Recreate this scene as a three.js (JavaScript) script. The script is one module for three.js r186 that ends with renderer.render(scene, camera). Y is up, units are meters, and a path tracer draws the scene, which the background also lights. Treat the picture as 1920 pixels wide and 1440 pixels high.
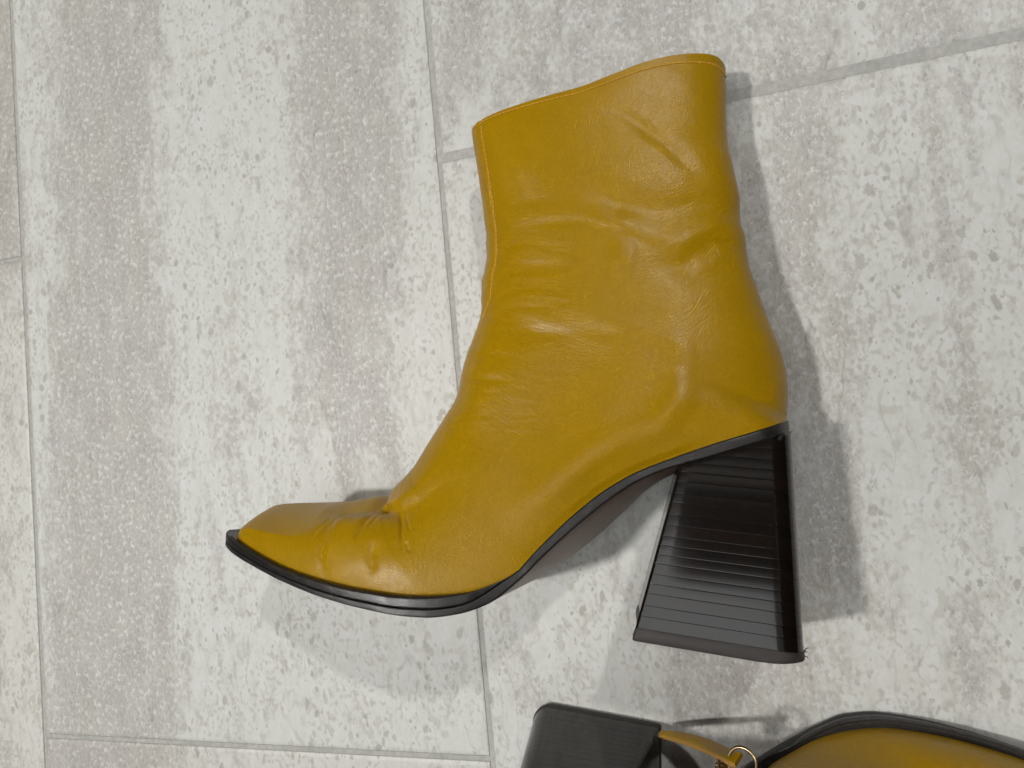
import * as THREE from 'three';
import { mergeGeometries } from 'three/addons/utils/BufferGeometryUtils.js';
import { RoundedBoxGeometry } from 'three/addons/geometries/RoundedBoxGeometry.js';
import { RectAreaLightUniformsLib } from 'three/addons/lights/RectAreaLightUniformsLib.js';

// ---------------------------------------------------------------- camera, light, exposure
const scene = new THREE.Scene();
scene.background = new THREE.Color(0x000000);
const CAM_RIGHT = new THREE.Vector3(0.95816, -0.27070, 0.09298);
const CAM_DOWN = new THREE.Vector3(-0.10626, -0.03479, 0.99373);
const CAM_FWD = new THREE.Vector3(-0.26577, -0.96203, -0.06210);
const CAM_POS = new THREE.Vector3(0, 0.32, 0);
const camera = new THREE.PerspectiveCamera(61.93, 4 / 3, 0.01, 20);
camera.position.copy(CAM_POS);
camera.up.copy(CAM_DOWN).negate();
camera.lookAt(CAM_POS.clone().add(CAM_FWD));
camera.focus = 0.262;
camera.userData.fStop = 22;
scene.add(camera);

const renderer = new THREE.WebGLRenderer({ antialias: true });
renderer.setSize(1024, 768);
renderer.toneMapping = THREE.LinearToneMapping;
renderer.toneMappingExposure = 0.96;
renderer.shadowMap.enabled = true;
RectAreaLightUniformsLib.init();

// unseen overhead lights: downlights placed for the shadows, panels for fill and reflections
const LAMP_WARM = new THREE.Color(1.0, 0.975, 0.935);
const PANEL_TINT = new THREE.Color(0.97, 0.99, 1.0);
function downlight(x, y, z, cd, radius, label) {
  const g = new THREE.Group(); g.name = numbered('unseen_ceiling_downlight'); g.position.set(x, y, z);
  g.userData = { label, category: 'lamp', group: 'unseen ceiling downlights' };
  const trim = new THREE.Mesh(new THREE.TorusGeometry(0.085, 0.012, 12, 48).rotateX(Math.PI / 2), new THREE.MeshStandardMaterial({ color: 0xe8e8e6, roughness: 0.5 }));
  trim.name = 'trim_ring'; g.add(trim);
  const disc = new THREE.Mesh(new THREE.CylinderGeometry(0.075, 0.075, 0.006, 40), new THREE.MeshStandardMaterial({ color: 0xffffff, emissive: LAMP_WARM, emissiveIntensity: 4 }));
  disc.name = 'diffuser'; disc.position.y = 0.006; g.add(disc);
  const L = new THREE.PointLight(LAMP_WARM, cd, 0, 2); L.position.set(0, -0.03, 0); L.castShadow = true; L.shadow.radius = radius;
  g.add(L); scene.add(g); return g;
}
const used = new Map();
function numbered(n) { const k = used.get(n) || 0; used.set(n, k + 1); return k ? n + '_' + String(k).padStart(3, '0') : n; }

downlight(-0.95, 1.8, 0.04, 5.9, 3.2, 'unseen round downlight, out of view toward the toe end of the lying boot');  // out of view, placed to throw the lying heel's shadow sideways
downlight(1.0, 2.4, -1.72, 8.6, 3.2, 'unseen round downlight, out of view beyond the shaft opening of the lying boot');  // out of view, placed to throw the shadow below the ball of the sole
for (const [px, pz, y, w, l, rad, glow, label] of [[-0.5, 1.15, 2.47, 3.4, 3.4, 0.22, 0.02, 'very large dim white panel added overhead as fill light'], [-0.15, 0.3, 2.40, 1.3, 1.2, 1.8, 0.4, 'unseen bright light panel overhead, placed for the heel reflection and highlights']]) {  // large dim panel is added fill; bright one is unseen, lights the heel reflection
  const p = new THREE.Mesh(new THREE.BoxGeometry(w, 0.02, l), new THREE.MeshStandardMaterial({ color: 0xf4f4f2, roughness: 0.9, emissive: PANEL_TINT, emissiveIntensity: glow }));
  p.name = numbered('unseen_light_panel'); p.position.set(px, y + 0.012, pz);
  p.userData = { label, category: 'lamp' };
  scene.add(p);
  const L = new THREE.RectAreaLight(PANEL_TINT, rad, w, l);
  L.position.set(px, y, pz); L.lookAt(px, 0, pz); scene.add(L);
}

// ---------------------------------------------------------------- helpers
const MM = 0.001;
const clamp = (x, a, b) => x < a ? a : x > b ? b : x;
const sstep = (a, b, x) => { const t = clamp((x - a) / (b - a), 0, 1); return t * t * (3 - 2 * t); };
const lerp = (a, b, t) => a + (b - a) * t;
function rng(seed) { let s = seed >>> 0; return () => { s = (s + 0x6D2B79F5) | 0; let t = Math.imul(s ^ (s >>> 15), 1 | s); t = (t + Math.imul(t ^ (t >>> 7), 61 | t)) ^ t; return ((t ^ (t >>> 14)) >>> 0) / 4294967296; }; }
const PERM = new Uint8Array(512), GX = new Float32Array(256), GY = new Float32Array(256);
{ const r = rng(77); const p = [...Array(256).keys()]; for (let i = 255; i > 0; i--) { const j = (r() * (i + 1)) | 0; [p[i], p[j]] = [p[j], p[i]]; } for (let i = 0; i < 512; i++) PERM[i] = p[i & 255]; for (let i = 0; i < 256; i++) { const a = r() * 6.2832; GX[i] = Math.cos(a); GY[i] = Math.sin(a); } }
function noise(x, y) { // gradient noise, about -1..1
  const xi = Math.floor(x), yi = Math.floor(y), fx = x - xi, fy = y - yi, X = xi & 255, Y = yi & 255;
  const u = fx * fx * fx * (fx * (fx * 6 - 15) + 10), v = fy * fy * fy * (fy * (fy * 6 - 15) + 10);
  const a = PERM[X] + Y, b = PERM[(X + 1) & 255] + Y;
  const i0 = PERM[a & 511], i1 = PERM[b & 511], i2 = PERM[(a + 1) & 511], i3 = PERM[(b + 1) & 511];
  const n0 = GX[i0] * fx + GY[i0] * fy, n1 = GX[i1] * (fx - 1) + GY[i1] * fy, n2 = GX[i2] * fx + GY[i2] * (fy - 1), n3 = GX[i3] * (fx - 1) + GY[i3] * (fy - 1);
  return 1.5 * (n0 + u * (n1 - n0) + v * (n2 - n0 + u * (n0 - n1 - n2 + n3)));
}
const fbm = (x, y, o) => { let s = 0, a = 0.5; for (let i = 0; i < o; i++) { s += a * noise(x, y); x = x * 2.03 + 17.1; y = y * 2.03 + 9.7; a *= 0.5; } return s; };
// monotone cubic through knots (t, v)
function pchip(t, v) {
  const n = t.length, d = [], m = new Array(n);
  for (let i = 0; i < n - 1; i++) d.push((v[i + 1] - v[i]) / (t[i + 1] - t[i]));
  m[0] = d[0]; m[n - 1] = d[n - 2];
  for (let i = 1; i < n - 1; i++) { if (d[i - 1] * d[i] <= 0) m[i] = 0; else { const h0 = t[i] - t[i - 1], h1 = t[i + 1] - t[i], w1 = 2 * h1 + h0, w2 = h1 + 2 * h0; m[i] = (w1 + w2) / (w1 / d[i - 1] + w2 / d[i]); } }
  return (x) => {
    let i = 0, j = n - 1; x = clamp(x, t[0], t[n - 1]);
    while (j - i > 1) { const k = (i + j) >> 1; if (t[k] <= x) i = k; else j = k; }
    const h = t[i + 1] - t[i], s = (x - t[i]) / h, s2 = s * s, s3 = s2 * s;
    return v[i] * (2 * s3 - 3 * s2 + 1) + h * m[i] * (s3 - 2 * s2 + s) + v[i + 1] * (3 * s2 - 2 * s3) + h * m[i + 1] * (s3 - s2);
  };
}
// photograph pixel -> ray; the distance comes from the floor or from the boot's own planes
function pixelRay(px, py) {
  const x = (px - 960) / 1200, y = (py - 720) / 1200;
  return CAM_FWD.clone().addScaledVector(CAM_RIGHT, x).addScaledVector(CAM_DOWN, y);
}
function floorAt(px, py, h = 0) { const d = pixelRay(px, py), t = (CAM_POS.y - h) / -d.y; return [CAM_POS.x + d.x * t, CAM_POS.z + d.z * t]; }

function dataTex(w, h, data, srgb) {
  const t = new THREE.DataTexture(data, w, h, THREE.RGBAFormat);
  t.magFilter = THREE.LinearFilter; t.minFilter = THREE.LinearMipmapLinearFilter; t.generateMipmaps = true;
  t.wrapS = t.wrapT = THREE.RepeatWrapping; if (srgb) t.colorSpace = THREE.SRGBColorSpace; t.needsUpdate = true; return t;
}

// ---------------------------------------------------------------- floor of printed stone tiles
// how pale the printed stone is at places in the photograph: [y, [x, paleness] ...]
const PALE = [
  [60, [0, .3], [45, .8], [70, .6], [100, .55], [140, .25], [200, .12], [250, .15], [290, .3], [320, .85], [370, .95], [430, .95], [500, .9], [540, .6], [570, .2], [640, .1], [700, .15], [730, .3], [760, .7], [790, .95], [850, .4], [950, .5], [1050, .4], [1200, .3], [1400, .5], [1500, .55], [1700, .4], [1900, .45]],
  [250, [0, .25], [45, .75], [85, .6], [110, .25], [180, .08], [250, .12], [300, .6], [325, .9], [370, .95], [450, .9], [520, .9], [560, .35], [640, .08], [710, .12], [750, .3], [790, .9], [860, .5], [1420, .5], [1500, .3], [1560, .35], [1620, .65], [1680, .9], [1750, .5], [1800, .45], [1860, .85], [1910, .8]],
  [400, [0, .3], [20, .35], [45, .5], [70, .75], [95, .8], [120, .2], [200, .08], [250, .1], [280, .4], [300, .7], [330, .8], [350, .9], [400, 1], [450, .85], [520, .95], [550, .6], [590, .2], [650, .1], [710, .2], [750, .6], [790, .95], [815, .9], [850, .95], [880, .8], [1420, .5], [1450, .35], [1500, .25], [1550, .35], [1600, .85], [1640, .95], [1700, .75], [1740, .35], [1780, .5], [1830, .95], [1900, .85]],
  [700, [0, .6], [30, .5], [55, .85], [80, .8], [110, .2], [200, .08], [260, .1], [290, .4], [320, .3], [345, .9], [375, 1], [420, .4], [470, .7], [520, .85], [570, .4], [640, .12], [700, .2], [760, .7], [800, .9], [840, .95], [880, .9], [1550, .4], [1600, .55], [1640, .8], [1700, .95], [1760, .95], [1800, .4], [1850, .5], [1900, .85]],
  [1000, [0, .6], [30, .85], [60, .95], [85, .5], [120, .2], [200, .1], [280, .15], [330, .35], [345, .9], [370, .95], [400, .5], [430, .85], [500, .8], [600, .95], [700, .9], [1100, .8], [1150, .7], [1230, .75], [1550, .25], [1620, .25], [1660, .85], [1720, .9], [1780, .85], [1820, .4], [1870, .7], [1910, .85]],
  [1300, [0, .5], [30, .9], [50, .95], [75, .5], [110, .3], [200, .12], [280, .1], [330, .25], [360, .9], [410, .95], [430, .5], [470, .85], [600, .9], [700, .85], [800, .8], [880, .85], [940, .95], [970, .4], [1000, .85], [1100, .75], [1200, .75], [1300, .3], [1400, .35], [1500, .4], [1600, .7], [1650, .95], [1750, .85], [1800, .3], [1850, .5], [1900, .75]],
  [1430, [15, .5], [40, .9], [100, .2], [150, .1], [250, .15], [350, .5], [400, .9], [500, .85], [600, .85], [800, .85], [880, .9], [960, .8], [1000, .6], [1300, .3], [1500, .5], [1700, .8], [1850, .5]],
];
const paleCtl = [];
for (const [y, ...r] of PALE) for (const [x, v] of r) { const [X, Z] = floorAt(x, y); paleCtl.push([X * 1000, Z * 1000, v]); }

const TW = 301, TL = 628, JX = -117.5, GAP = 2.6;           // tile width, length, one joint line, joint width (mm)
function tileTexture(x0, z0, w, l, seed, tone) {
  const NX = 1024, NZ = 2048, data = new Uint8Array(NX * NZ * 4);
  const r = rng(seed), ox = seed * 13.7, oz = seed * 7.3;
  // coarse paleness grid
  const gx = 76, gz = 64, grid = new Float32Array(gx * gz);
  const near = paleCtl.filter(c => c[0] > x0 - 6 && c[0] < x0 + w + 6 && c[1] > z0 - 40 && c[1] < z0 + l + 40);
  for (let j = 0; j < gz; j++) for (let i = 0; i < gx; i++) {
    const X = x0 + w * i / (gx - 1), Z = z0 + l * j / (gz - 1);
    let s = 1e-4 * clamp(0.5 + 0.9 * noise(X / 38 + ox, Z / 330 + oz), 0, 1), ws = 1e-4;
    for (const c of near) { const dx = (X - c[0]) / 8.5, dz = (Z - c[1]) / 42, e = Math.exp(-(dx * dx + dz * dz)); s += e * c[2]; ws += e; }
    grid[j * gx + i] = s / ws;
  }
  // pits in the pale stone
  const pit = new Float32Array(NX * NZ);
  const sx = NX / w, sz = NZ / l;
  for (let k = 0; k < 8500; k++) {
    const X = r() * w, Z = r() * l, dens = fbm((x0 + X) / 26 + 3.1, (z0 + Z) / 48 + oz, 2) + 0.12 * (r() - 0.5);
    const size = r(); if (dens < -0.02) continue;
    const big = size > 0.9 ? 1.5 + 1.6 * r() : size > 0.6 ? 0.8 + 0.7 * r() : 0.35 + 0.4 * r();
    const rx = big * (0.5 + 0.35 * r()), rz = big * (0.8 + 0.8 * r()), ang = (r() - 0.5) * 0.9, ca = Math.cos(ang), sa = Math.sin(ang), dp = 0.4 + 0.6 * r();
    const R = Math.max(rx, rz) * 1.4, ph = r() * 50;
    for (let j = Math.max(0, ((Z - R) * sz) | 0); j < Math.min(NZ, (Z + R) * sz); j++) for (let i = Math.max(0, ((X - R) * sx) | 0); i < Math.min(NX, (X + R) * sx); i++) {
      const dx = i / sx - X, dz = j / sz - Z, u = (dx * ca + dz * sa) / rx, v = (-dx * sa + dz * ca) / rz;
      const q = Math.sqrt(u * u + v * v) + 0.35 * noise(dx * 1.1 + ph, dz * 1.1 + ph), m = sstep(1.05, 0.72, q) * dp, o = j * NX + i; if (m > pit[o]) pit[o] = m;
    }
  }
  for (let j = 0; j < NZ; j++) {
    const lz = j / sz, Z = z0 + lz;
    for (let i = 0; i < NX; i++) {
      const lx = i / sx, X = x0 + lx;
      const wx = 3.2 * noise(X / 16 + 5, Z / 42 + oz) + 1.3 * noise(X / 5, Z / 13 + 31);
      const gu = clamp((lx + wx) / w, 0, 0.9999) * (gx - 1), gv = clamp(lz / l, 0, 0.9999) * (gz - 1), iu = gu | 0, iv = gv | 0, fu = gu - iu, fv = gv - iv;
      const p0 = grid[iv * gx + iu] * (1 - fu) + grid[iv * gx + iu + 1] * fu, p1 = grid[(iv + 1) * gx + iu] * (1 - fu) + grid[(iv + 1) * gx + iu + 1] * fu;
      const base = p0 * (1 - fv) + p1 * fv;
      const rag = 0.30 * noise(X / 2.6 + ox, Z / 4.2) + 0.34 * noise(X / 7 + 40, Z / 15 + ox) + 0.34 * noise(X / 17 + 4, Z / 46 + ox) + 0.16 * noise(X / 1.1, Z / 1.5 + 8);
      const pale = sstep(0.18, 0.82, base + rag * 0.75);
      // fine crumb of the rough bands
      const n1 = noise(X / 0.95 + ox, Z / 1.25 + oz), n2 = noise(X / 2.0 + 60, Z / 2.9 + oz), n3 = noise(X / 0.5, Z / 0.6 + 20), n4 = noise(X / 9 + 11, Z / 30 + oz);
      const fl = sstep(0.12, 0.6, noise(X / 2.3 + 90 + n2 * 0.9, Z / 2.7 + n1 * 0.7)); // pale flecks
      const dk = sstep(0.30, 0.75, noise(X / 1.4 - 33, Z / 2.2 + 71 + n1 * 0.5));
      const n5 = noise(X / 13 + 70, Z / 21 + ox); let R = 182 + 8 * n1 + 9 * n2 + 5 * n3 + 5 * n4 + 5 * n5, G = R - 2.6 + 0.8 * n4, B = R - 7.5 - 2.5 * noise(X / 14 + 7, Z / 60 + ox);
      R += 27 * fl - 21 * dk; G += 28 * fl - 21 * dk; B += 31 * fl - 20 * dk;
      const m1 = noise(X / 6 + ox, Z / 11), m2 = noise(X / 1.6, Z / 2.3 + 44);
      const P = 211 + 5 * m1 + 3.5 * m2 + 2 * n3, pr = P - 1, pg = P, pb = P - 4 + 2 * m1;
      // soft grey mottling in pale stone
      const mot = Math.min(0.8, 0.5 * sstep(0.12, 0.5, noise(X / 4.6 + 20 + m2 * 0.3, Z / 6.4 + ox)) * sstep(-0.25, 0.35, n4 + 0.2 * m1) + 0.62 * sstep(0.16, 0.5, noise(X / 2.1 + 61 + n1 * 0.25, Z / 3.0 + ox + m1 * 0.3)) * sstep(-0.45, 0.25, noise(X / 24 + 2, Z / 40 + ox) + 0.3 * m1));
      const wr = lerp(pr, 183, mot), wg = lerp(pg, 179, mot), wb = lerp(pb, 171, mot);
      R = lerp(R, wr, pale); G = lerp(G, wg, pale); B = lerp(B, wb, pale);
      // thin brown-grey veins along the bands
      const vn = Math.abs(noise((X + wx * 2.2) / 17 + ox, Z / 150 + 3)); const vein = sstep(0.035, 0.008, vn) * sstep(-0.1, 0.4, noise(X / 30, Z / 50 + oz)) * 0.55;
      R -= 26 * vein; G -= 27 * vein; B -= 27 * vein;
      const pt = pit[j * NX + i] * (0.25 + 0.75 * pale);
      R = lerp(R, 160, pt * 0.75); G = lerp(G, 157, pt * 0.75); B = lerp(B, 150, pt * 0.75);
      const sp = sstep(0.86, 0.97, noise(X / 0.7 + 5, Z / 0.75 + ox)); R -= 45 * sp; G -= 45 * sp; B -= 43 * sp;
      const o = (j * NX + i) * 4; data[o] = clamp(R * tone[0], 0, 255); data[o + 1] = clamp(G * tone[1], 0, 255); data[o + 2] = clamp(B * tone[2], 0, 255); data[o + 3] = 255;
    }
  }
  return dataTex(NX, NZ, data, true);
}
// a tile: slab whose top rolls off at each edge; bev = [xmin, xmax, zmin, zmax] roll-off widths in mm
function tileGeo(w, l, bev, drop) {
  const xs = [], zs = [];
  const cut = (arr, L, b0, b1) => { for (const f of [0, .18, .4, .65, .85, 1]) arr.push(b0 * f); for (let k = 1; k < 12; k++) arr.push(lerp(b0, L - b1, k / 12)); for (const f of [1, .85, .65, .4, .18, 0]) arr.push(L - b1 * f); };
  cut(xs, w, bev[0], bev[1]); cut(zs, l, bev[2], bev[3]);
  const pos = [], uv = [], idx = [], nx = xs.length, nz = zs.length;
  const f = (d, b) => d >= b ? 0 : Math.pow(1 - d / b, 2.0);
  for (let j = 0; j < nz; j++) for (let i = 0; i < nx; i++) {
    const x = xs[i], z = zs[j], e = Math.max(f(x, bev[0]), f(w - x, bev[1]), f(z, bev[2]), f(l - z, bev[3]));
    pos.push(x * MM, -drop * e * MM, z * MM); uv.push(x / w, z / l);
  }
  for (let j = 0; j < nz - 1; j++) for (let i = 0; i < nx - 1; i++) { const a = j * nx + i, b = a + 1, c = a + nx, d = c + 1; idx.push(a, c, b, b, c, d); }
  // sides
  const ring = []; for (let i = 0; i < nx; i++) ring.push(i); for (let j = 1; j < nz; j++) ring.push(j * nx + nx - 1); for (let i = nx - 2; i >= 0; i--) ring.push((nz - 1) * nx + i); for (let j = nz - 2; j > 0; j--) ring.push(j * nx);
  const st = pos.length / 3; for (const k of ring) { pos.push(pos[k * 3], -0.008, pos[k * 3 + 2]); uv.push(uv[k * 2], uv[k * 2 + 1]); }
  for (let k = 0; k < ring.length; k++) { const k2 = (k + 1) % ring.length; idx.push(ring[k], ring[k2], st + k, ring[k2], st + k2, st + k); }
  const g = new THREE.BufferGeometry(); g.setAttribute('position', new THREE.Float32BufferAttribute(pos, 3)); g.setAttribute('uv', new THREE.Float32BufferAttribute(uv, 2)); g.setIndex(idx); g.computeVertexNormals(); return g;
}
{
  const floor = new THREE.Group(); floor.name = 'floor'; floor.userData = { kind: 'structure', label: 'floor of long grey printed stone tiles with grey joints', category: 'floor' };
  scene.add(floor);
  const GN = 512, gd = new Uint8Array(GN * GN * 4);
  for (let i = 0; i < GN * GN; i++) { const x = i % GN, y = (i / GN) | 0, v = 176 + 12 * noise(x / 3.1, y / 3.3) + 12 * noise(x / 17, y / 19) + 8 * noise(x / 60, y / 51); gd[i * 4] = v; gd[i * 4 + 1] = v - 1; gd[i * 4 + 2] = v - 5; gd[i * 4 + 3] = 255; }
  const gt = dataTex(GN, GN, gd, true); gt.repeat.set(30, 30);
  const grout = new THREE.Mesh(new THREE.PlaneGeometry(2.4, 2.4).rotateX(-Math.PI / 2), new THREE.MeshStandardMaterial({ map: gt, bumpMap: gt, bumpScale: 0.0003, roughness: 0.9 }));
  grout.name = 'grout'; grout.position.y = -0.0008; grout.receiveShadow = true; floor.add(grout);
  // [column, start z, textured, bevel widths, drop, tone]
  const Z0 = 170.2;
  const list = [
    [0, Z0 - TL, 11, [3.2, 2.2, 2.5, 2.6], 0.6, [1, 1, 1]],
    [0, Z0, 12, [3.2, 2.2, 2.6, 2.5], 0.6, [.99, .985, .98]],
    [1, -146.0, 13, [2.2, 2.5, 2.4, 2.5], 0.6, [1, 1, 1]],
    [1, -146.0 - TL, 14, [2.4, 2.5, 2.5, 8.0], 1.9, [.985, .985, .985]],
    [-1, -141.0, 15, [2.5, 2.2, 2.5, 2.5], 0.6, [1, .995, .985]],
    [-1, -141.0 - TL, 16, [2.5, 2.2, 2.5, 2.5], 0.6, [.98, .97, .96]],
    [2, Z0 - TL, 11, [2.5, 2.5, 2.5, 2.5], 0.6, [1, 1, 1]],
    [2, Z0, 12, [2.5, 2.5, 2.5, 2.5], 0.6, [1, 1, 1]],
  ];
  const texs = new Map();
  for (const [col, z0, seed, bev, drop, tone] of list) {
    const w = TW - GAP, l = TL - GAP, x0 = JX - TW + col * TW + GAP / 2, zz = z0 + GAP / 2;
    if (!texs.has(seed)) texs.set(seed, tileTexture(x0, zz, w, l, seed, tone));
    const tx = texs.get(seed);
    const m = new THREE.Mesh(tileGeo(w, l, bev, drop), new THREE.MeshStandardMaterial({ map: tx, bumpMap: tx, bumpScale: 0.00035, roughness: 0.52 }));
    m.name = 'tile'; m.position.set(x0 * MM, 0, zz * MM); m.receiveShadow = true; m.castShadow = true; floor.add(m);
  }
}

// ---------------------------------------------------------------- boot materials
// pose of the lying boot: a = heel to toe, b = ground to shaft, c = toward the outer side (up from the floor)
const BA = new THREE.Vector3(-0.98366796, 0.05233596, -0.17221585), BB = new THREE.Vector3(0.16359926, -0.13898237, -0.97668786), BC = new THREE.Vector3(0.07505086, 0.98891094, -0.12815038);
const BO = new THREE.Vector3(33.72 * MM, 36 * MM, 102.238 * MM);
function onBoot(px, py, c) { // photograph pixel -> (a, b) in mm on the boot's plane c
  const d = pixelRay(px, py), o = CAM_POS.clone().sub(BO), t = (c * MM - o.dot(BC)) / d.dot(BC); o.addScaledVector(d, t); return [o.dot(BA) / MM, o.dot(BB) / MM];
}
const LT = 2048, LSPAN = 330;                               // leather texture spans 330 mm
const leatherBump = (() => {
  const d = new Uint8Array(LT * LT * 4), k = LSPAN / LT;
  // patches of fine wrinkles: [px, py, radius a, radius b, direction (deg in a,b), strength]
  const blobs = [[1330, 420, 26, 16, 152, 1], [1300, 540, 26, 30, 140, .8], [1180, 480, 30, 12, 170, .6], [1240, 300, 30, 14, 145, .7], [1340, 330, 10, 18, 100, .6], [960, 470, 16, 26, 2, .6], [1000, 620, 40, 20, 0, .5], [900, 760, 20, 26, 25, .6], [760, 1090, 30, 5, 5, .5], [880, 1100, 20, 6, 0, .5], [765, 985, 7, 9, 75, .9], [610, 1000, 6, 14, 80, .7], [1150, 660, 30, 14, 150, .45]]
    .map(([x, y, ra, rb, an, s]) => { const [a, b] = onBoot(x, y, 30); return [a, b + 21, ra, rb, an * Math.PI / 180, s]; });
  for (let j = 0; j < LT; j++) for (let i = 0; i < LT; i++) {
    const u = i * k, v = j * k - 40;
    const w = 0.5 * noise(u / 4, v / 4);
    const g1 = 1 - Math.abs(noise(u / 0.95 + w, v / 0.95)) * 2.2, g2 = noise(u / 0.6 + 9, v / 0.6), g3 = noise(u / 2.4, v / 2.4 + 30);
    let h = 128 - 20 * sstep(0.35, 1, g1) * (0.7 + 0.5 * g3) + 15 * g2 + 9 * g3 + 9 * noise(u / 12, v / 12);
    for (const [a, b, ra, rb, an, s] of blobs) {
      const da = u - a, db = v - b, e = (da / ra) ** 2 + (db / rb) ** 2; if (e > 5) continue;
      const ca = Math.cos(an), sa = Math.sin(an), p = da * ca + db * sa, q = -da * sa + db * ca + 1.2 * noise(u / 9, v / 9);
      const wv = 1 - Math.abs(noise(p / 9 + a, q / 1.35)) * 2; h -= 28 * s * Math.exp(-e) * sstep(0.3, 1, wv); h += 9 * s * Math.exp(-e) * noise(p / 5, q / 0.8);
    }
    const o = (j * LT + i) * 4, c = clamp(h, 0, 255); d[o] = d[o + 1] = d[o + 2] = c; d[o + 3] = 255;
  }
  return dataTex(LT, LT, d, false);
})();
const leatherColor = (() => {
  const N = 1024, d = new Uint8Array(N * N * 4), k = LSPAN / N;
  for (let j = 0; j < N; j++) for (let i = 0; i < N; i++) {
    const u = i * k, v = j * k; const f = 1 + 0.035 * fbm(u / 34, v / 34, 3) + 0.03 * noise(u / 1.3, v / 1.3) + 0.02 * noise(u / 0.7, v / 0.7 + 4);
    const dull = 0.03 * noise(u / 21 + 6, v / 27);
    const o = (j * N + i) * 4; d[o] = clamp(159 * f, 0, 255); d[o + 1] = clamp(122 * f * (1 + dull * .3), 0, 255); d[o + 2] = clamp(2 * f * (1 + dull * 6), 0, 255); d[o + 3] = 255;
  }
  return dataTex(N, N, d, true);
})();
const heelBump = (() => {
  const N = 1024, d = new Uint8Array(N * N * 4), k = 120 / N;
  for (let j = 0; j < N; j++) for (let i = 0; i < N; i++) {
    const u = i * k, v = j * k; let h = 128 + 26 * noise(u / 0.42, v / 0.36) + 24 * noise(u / 0.9, v / 0.6) + 22 * noise(u / 9, v / 0.9) + 12 * noise(u / 18, v / 3);
    const o = (j * N + i) * 4; d[o] = d[o + 1] = d[o + 2] = clamp(h, 0, 255); d[o + 3] = 255;
  }
  return dataTex(N, N, d, false);
})();
const heelColor = (() => { // dark stained stacked leather with pale scuff specks
  const N = 1024, d = new Uint8Array(N * N * 4), k = 120 / N;
  for (let j = 0; j < N; j++) for (let i = 0; i < N; i++) {
    const u = i * k, v = j * k; const sp = sstep(0.80, 0.96, noise(u / 0.5 + 31, v / 0.45)) * sstep(0.05, 0.5, noise(u / 14 + 2, v / 20)), st = noise(u / 14, v / 0.8), br = sstep(0.1, 0.7, noise(u / 11 + 9, v / 8));
    const b = 10 + 2.5 * st, o = (j * N + i) * 4; d[o] = b + 6 + 6 * br + 70 * sp; d[o + 1] = b + 1 + 1.5 * br + 64 * sp; d[o + 2] = b - 3 + 58 * sp; d[o + 3] = 255;
  }
  return dataTex(N, N, d, true);
})();
const edgeMap = (() => { // worn black edge dressing with faint grey rubs
  const N = 1024, d = new Uint8Array(N * N * 4), k = 120 / N;
  for (let j = 0; j < N; j++) for (let i = 0; i < N; i++) {
    const u = i * k, v = j * k; const rub = sstep(0.35, 0.8, noise(u / 3.2, v / 0.7) + 0.4 * noise(u / 0.6, v / 0.5)), sp = sstep(0.75, 0.95, noise(u / 0.55 + 3, v / 0.5));
    const b = 27 + 6 * noise(u / 6, v / 2) + 22 * rub + 45 * sp;
    const o = (j * N + i) * 4; d[o] = b + 1; d[o + 1] = b - 1; d[o + 2] = b - 2; d[o + 3] = 255;
  }
  return dataTex(N, N, d, true);
})();
const M = {
  leather: new THREE.MeshPhysicalMaterial({ map: leatherColor, bumpMap: leatherBump, bumpScale: 0.00055, roughness: 0.34, specularIntensity: 0.55 }),
  lining: new THREE.MeshStandardMaterial({ color: 0xa88b52, roughness: 0.85 }),
  rim: new THREE.MeshStandardMaterial({ color: 0x9c7112, roughness: 0.6 }),
  thread: new THREE.MeshStandardMaterial({ color: 0xc9952a, roughness: 0.7 }),
  darkThread: new THREE.MeshStandardMaterial({ color: 0x3a332c, roughness: 0.8 }),
  welt: new THREE.MeshPhysicalMaterial({ map: edgeMap, bumpMap: heelBump, bumpScale: 0.00012, roughness: 0.36 }),
  sole: new THREE.MeshPhysicalMaterial({ map: edgeMap, bumpMap: heelBump, bumpScale: 0.00015, roughness: 0.42 }),
  under: new THREE.MeshStandardMaterial({ color: 0x7d5a45, roughness: 0.4, bumpMap: heelBump, bumpScale: 0.00008 }),
  core: new THREE.MeshStandardMaterial({ color: 0x120c0a, roughness: 0.7 }),
  lift: new THREE.MeshStandardMaterial({ color: 0x2c2725, roughness: 0.62, bumpMap: heelBump, bumpScale: 0.00012 }),
  layers: [0xffffff, 0xd8d4d0, 0xfff4e6].map(c => new THREE.MeshPhysicalMaterial({ map: heelColor, color: c, roughness: 0.6, specularIntensity: 0.1, clearcoat: 0.9, clearcoatRoughness: 0.12, bumpMap: heelBump, bumpScale: 0.00017 })),
  brass: new THREE.MeshStandardMaterial({ color: 0xa89472, metalness: 1, roughness: 0.28 }),
  rawEdge: new THREE.MeshStandardMaterial({ color: 0xa8803a, roughness: 0.8, bumpMap: heelBump, bumpScale: 0.0002 }),
};

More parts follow.
